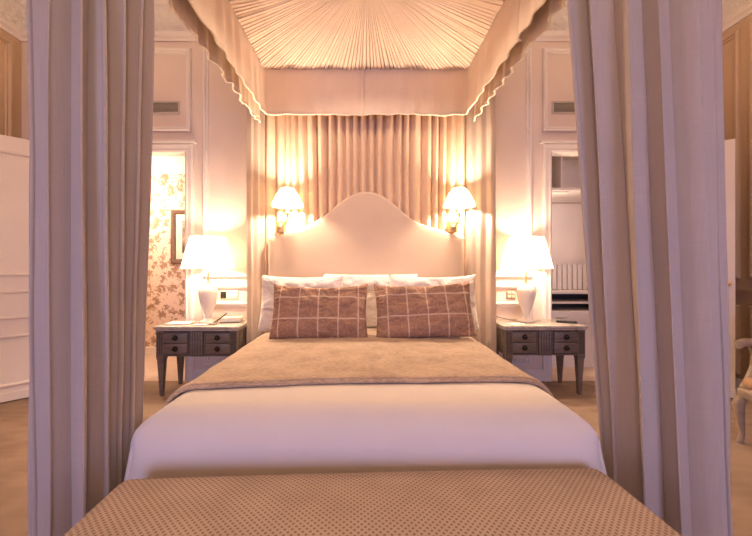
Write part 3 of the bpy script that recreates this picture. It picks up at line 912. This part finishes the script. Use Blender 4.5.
# hallway ceiling light
t = thing('ceiling_light', 'round frosted ceiling light in the wallpapered hallway', 'ceiling light', (-2.95, 4.25, HC), 0)
MB().lathe([(.15, 0), (.15, -.03), (.14, -.035)], n=28).build('rim', 'gold', t)
MB().lathe([(.135, -.03), (.12, -.06), (.07, -.085), (.005, -.092)], n=28).build('diffuser', 'shade', t)
light('hall_light', (-2.95, 4.25, HC-.55), 42, (1, .80, .58), .12)

# closet fittings
t = thing('closet_unit', 'white built-in closet unit with slatted panel, dark slots and a drawer', 'closet', (2.35, CY, 0), 0)
s = t
MB().box(-.68, .64, -.62, -.004, 2.085, 2.115).build('shelf', 'white', t, smooth=False)
MB().box(-.10, -.08, -.60, -.004, 2.118, HC-.01).build('divider', 'shelfpaint', t, smooth=False)
x0, x1, yb, yf = -.66, .62, -.004, -.40
zs = [(0.10, .66, 'case'), ]
MB().box(x0, x1, yf, yb, .0, .68).build('case', 'white', t, smooth=False)
MB().box(x0-.005, x1, yf-.02, yb, .885, .91).build('worktop', 'white', t, smooth=False)
MB().box(x0, x1, -.03, yb, .68, .885).build('back_board', 'slot', t, smooth=False)  # dark sheet for the shade deep in the slots
MB().box(x0, x1, yf, -.03, .765, .79).build('shelf', 'white', t, smooth=False)
MB().box(x0, x0+.02, yf, -.03, .68, .885).build('side_panel', 'white', t, smooth=False)
MB().box(x1-.02, x1, yf, -.03, .68, .885).build('side_panel', 'white', t, smooth=False)
d = MB().rbox(x0+.03, x1-.03, yf-.018, yf, .50, .665, .004, 2).build('drawer', 'doorpaint', t)
MB().tube([(-.06, yf-.035, .60), (.06, yf-.035, .60)], .006, 8).build('handle', 'steel', d)
MB().box(x0, x1, -.05, -.02, .91, 1.24).build('slat_panel', 'nightwood', t, smooth=False)  # dark backing, shade between the white slats put into its colour
for k in range(19):
    xx = x0+.02+k*.066
    MB().box(xx, xx+.050, -.075, -.05, .915, 1.24).build('slat', 'white', t, smooth=False)
MB().tube([(-.66, -.30, 2.0), (.64, -.30, 2.0)], .013, 10).build('hanging_rail', 'steel', t)

t = thing('closet_fill_lamp', 'added slim fill light under the top shelf of the closet', 'light', (2.15, 4.05, 2.083), 0)  # added fixture, made up to go with the closet fills
MB().rbox(-.2, .2, -.02, .02, -.018, 0, .004, 2).build('housing', 'white', t)
MB().rbox(-.19, .19, -.014, .014, -.024, -.018, .002, 2).build('diffuser', 'shade', t)
light('closet_fill_light', (2.15, 4.02, 1.75), 7, (1, .82, .68), .08)  # added fill for the closet below the shelf
light('closet_fill_light', (2.3, 4.1, HC-.15), 1.3, (1, .80, .64), .08)  # added weak fill for the niche above the shelf

# ------------------------------------------------------------------ armchair at the right edge
ac = thing('armchair', 'carved open-arm chair with tan seat by the right wall', 'armchair', (2.905, 2.15, 0), 0)
ac.rotation_euler = (0, 0, -PI/2+.10)          # local -Y is the front
def cab(x, y, s):  # cabriole leg
    return [(x, y, .32), (x+s*.012, y-.016, .26), (x+s*.004, y-.006, .15), (x, y, .06), (x+s*.008, y-.010, .0)]
for sx in (-1, 1):
    MB().tube(cab(sx*.29, -.28, sx), [.030, .033, .021, .015, .020], 10).build('leg', 'chairwood', ac)
    MB().tube([(sx*.24, .25, .34), (sx*.245, .28, .16), (sx*.25, .33, .0)], [.026, .021, .017], 10).build('leg', 'chairwood', ac)
    MB().tube([(sx*.29, -.27, .37), (sx*.30, -.21, .43), (sx*.315, -.15, .52), (sx*.325, -.13, .60), (sx*.325, -.15, .655)], [.028, .026, .022, .022, .024], 10).build('arm_support', 'chairwood', ac)
    MB().tube([(sx*.335, -.255, .640), (sx*.335, -.245, .672), (sx*.335, -.20, .685), (sx*.33, -.08, .675), (sx*.30, .10, .685), (sx*.27, .24, .72)], [.016, .028, .028, .024, .022, .022], 10).build('arm', 'chairwood', ac)
    MB().rbox(sx*.325-.035, sx*.325+.035, -.12, .12, .69, .735, .018, 4).build('arm_pad', 'seat', ac)
m = MB()
m.rbox(-.31, .31, -.31, -.25, .31, .385, .02, 3).rbox(-.27, .27, .22, .28, .31, .385, .02, 3)
for sx in (-1, 1): m.rbox(sx*.28-.03, sx*.28+.03, -.28, .26, .31, .385, .02, 3)
m.build('seat_rail', 'chairwood', ac)
MB().rbox(-.30, .30, -.29, .23, .375, .455, .035, 5).build('seat', 'seat', ac)
pts = []
for k in range(25):
    a = PI*k/24; pts.append((.27*math.cos(a), .29+.06*math.sin(a), .70+.30*math.sin(a)**.8))
pts = [(.25, .26, .45)]+pts+[(-.25, .26, .45)]
MB().tube(pts, .024, 10).tube([(.25, .26, .46), (0, .265, .45), (-.25, .26, .46)], .02, 8).build('back_frame', 'chairwood', ac)
def bk(u, v):
    a = (u-.5)*2; zt_ = .70+.27*max(0, 1-abs(a)**2.2)**.5
    z = .47+(zt_-.47)*v
    return (a*.25, .255+.09*(z-.45)-.03*(1-a*a)*math.sin(PI*v), z)
solid(MB().grid(20, 14, bk).build('back_cushion', 'seat', ac, angle=180), .05, 1)

# ------------------------------------------------------------------ light and camera
def area(name, loc, rot, sx, sy, energy, col):
    d = bpy.data.lights.new(name, 'AREA'); d.shape = 'RECTANGLE'; d.size = sx; d.size_y = sy; d.spread = math.radians(95); d.energy = energy; d.color = col
    o = bpy.data.objects.new(name, d); COL.objects.link(o); o.location = loc; o.rotation_euler = rot; return o
COOL = (.56, .55, 1.0)
for x0, x1 in WIN:
    area('daylight', ((x0+x1)/2, YF-.13, (WZ[0]+WZ[1])/2), (PI/2, 0, 0), x1-x0, WZ[1]-WZ[0], 21, COOL)
# added warm fill behind the camera, no such lamp seen
light('warm_fill_light', (0, -.3, 3.3), 34, (1, .70, .44), .25)
for x in (-2.6, 2.6): light('wall_fill_light', (x, 1.6, 3.85), 28, (1, .66, .38), .12)  # added fills to brighten the walls, no real spots

wd = bpy.data.worlds.new('world'); sc.world = wd; wd.use_nodes = True
bg = wd.node_tree.nodes['Background']; bg.inputs[0].default_value = (.55, .65, 1, 1); bg.inputs[1].default_value = .3

cd = bpy.data.cameras.new('camera'); cam = bpy.data.objects.new('camera', cd); COL.objects.link(cam)
cam.location = (0, 0, H); cam.rotation_euler = (PI/2, 0, 0)
cd.sensor_width = 36; cd.lens = F/752*36; cd.clip_start = .05
cd.shift_x = (376-VX)/752; cd.shift_y = -(268-VY)/752
sc.camera = cam
sc.view_settings.view_transform = 'Standard'; sc.view_settings.look = 'None'
sc.view_settings.gamma = 1; sc.view_settings.use_curve_mapping = False
sc.view_settings.exposure = .2
sc.cycles.max_bounces = 8; sc.cycles.diffuse_bounces = 5; sc.cycles.sample_clamp_indirect = 6
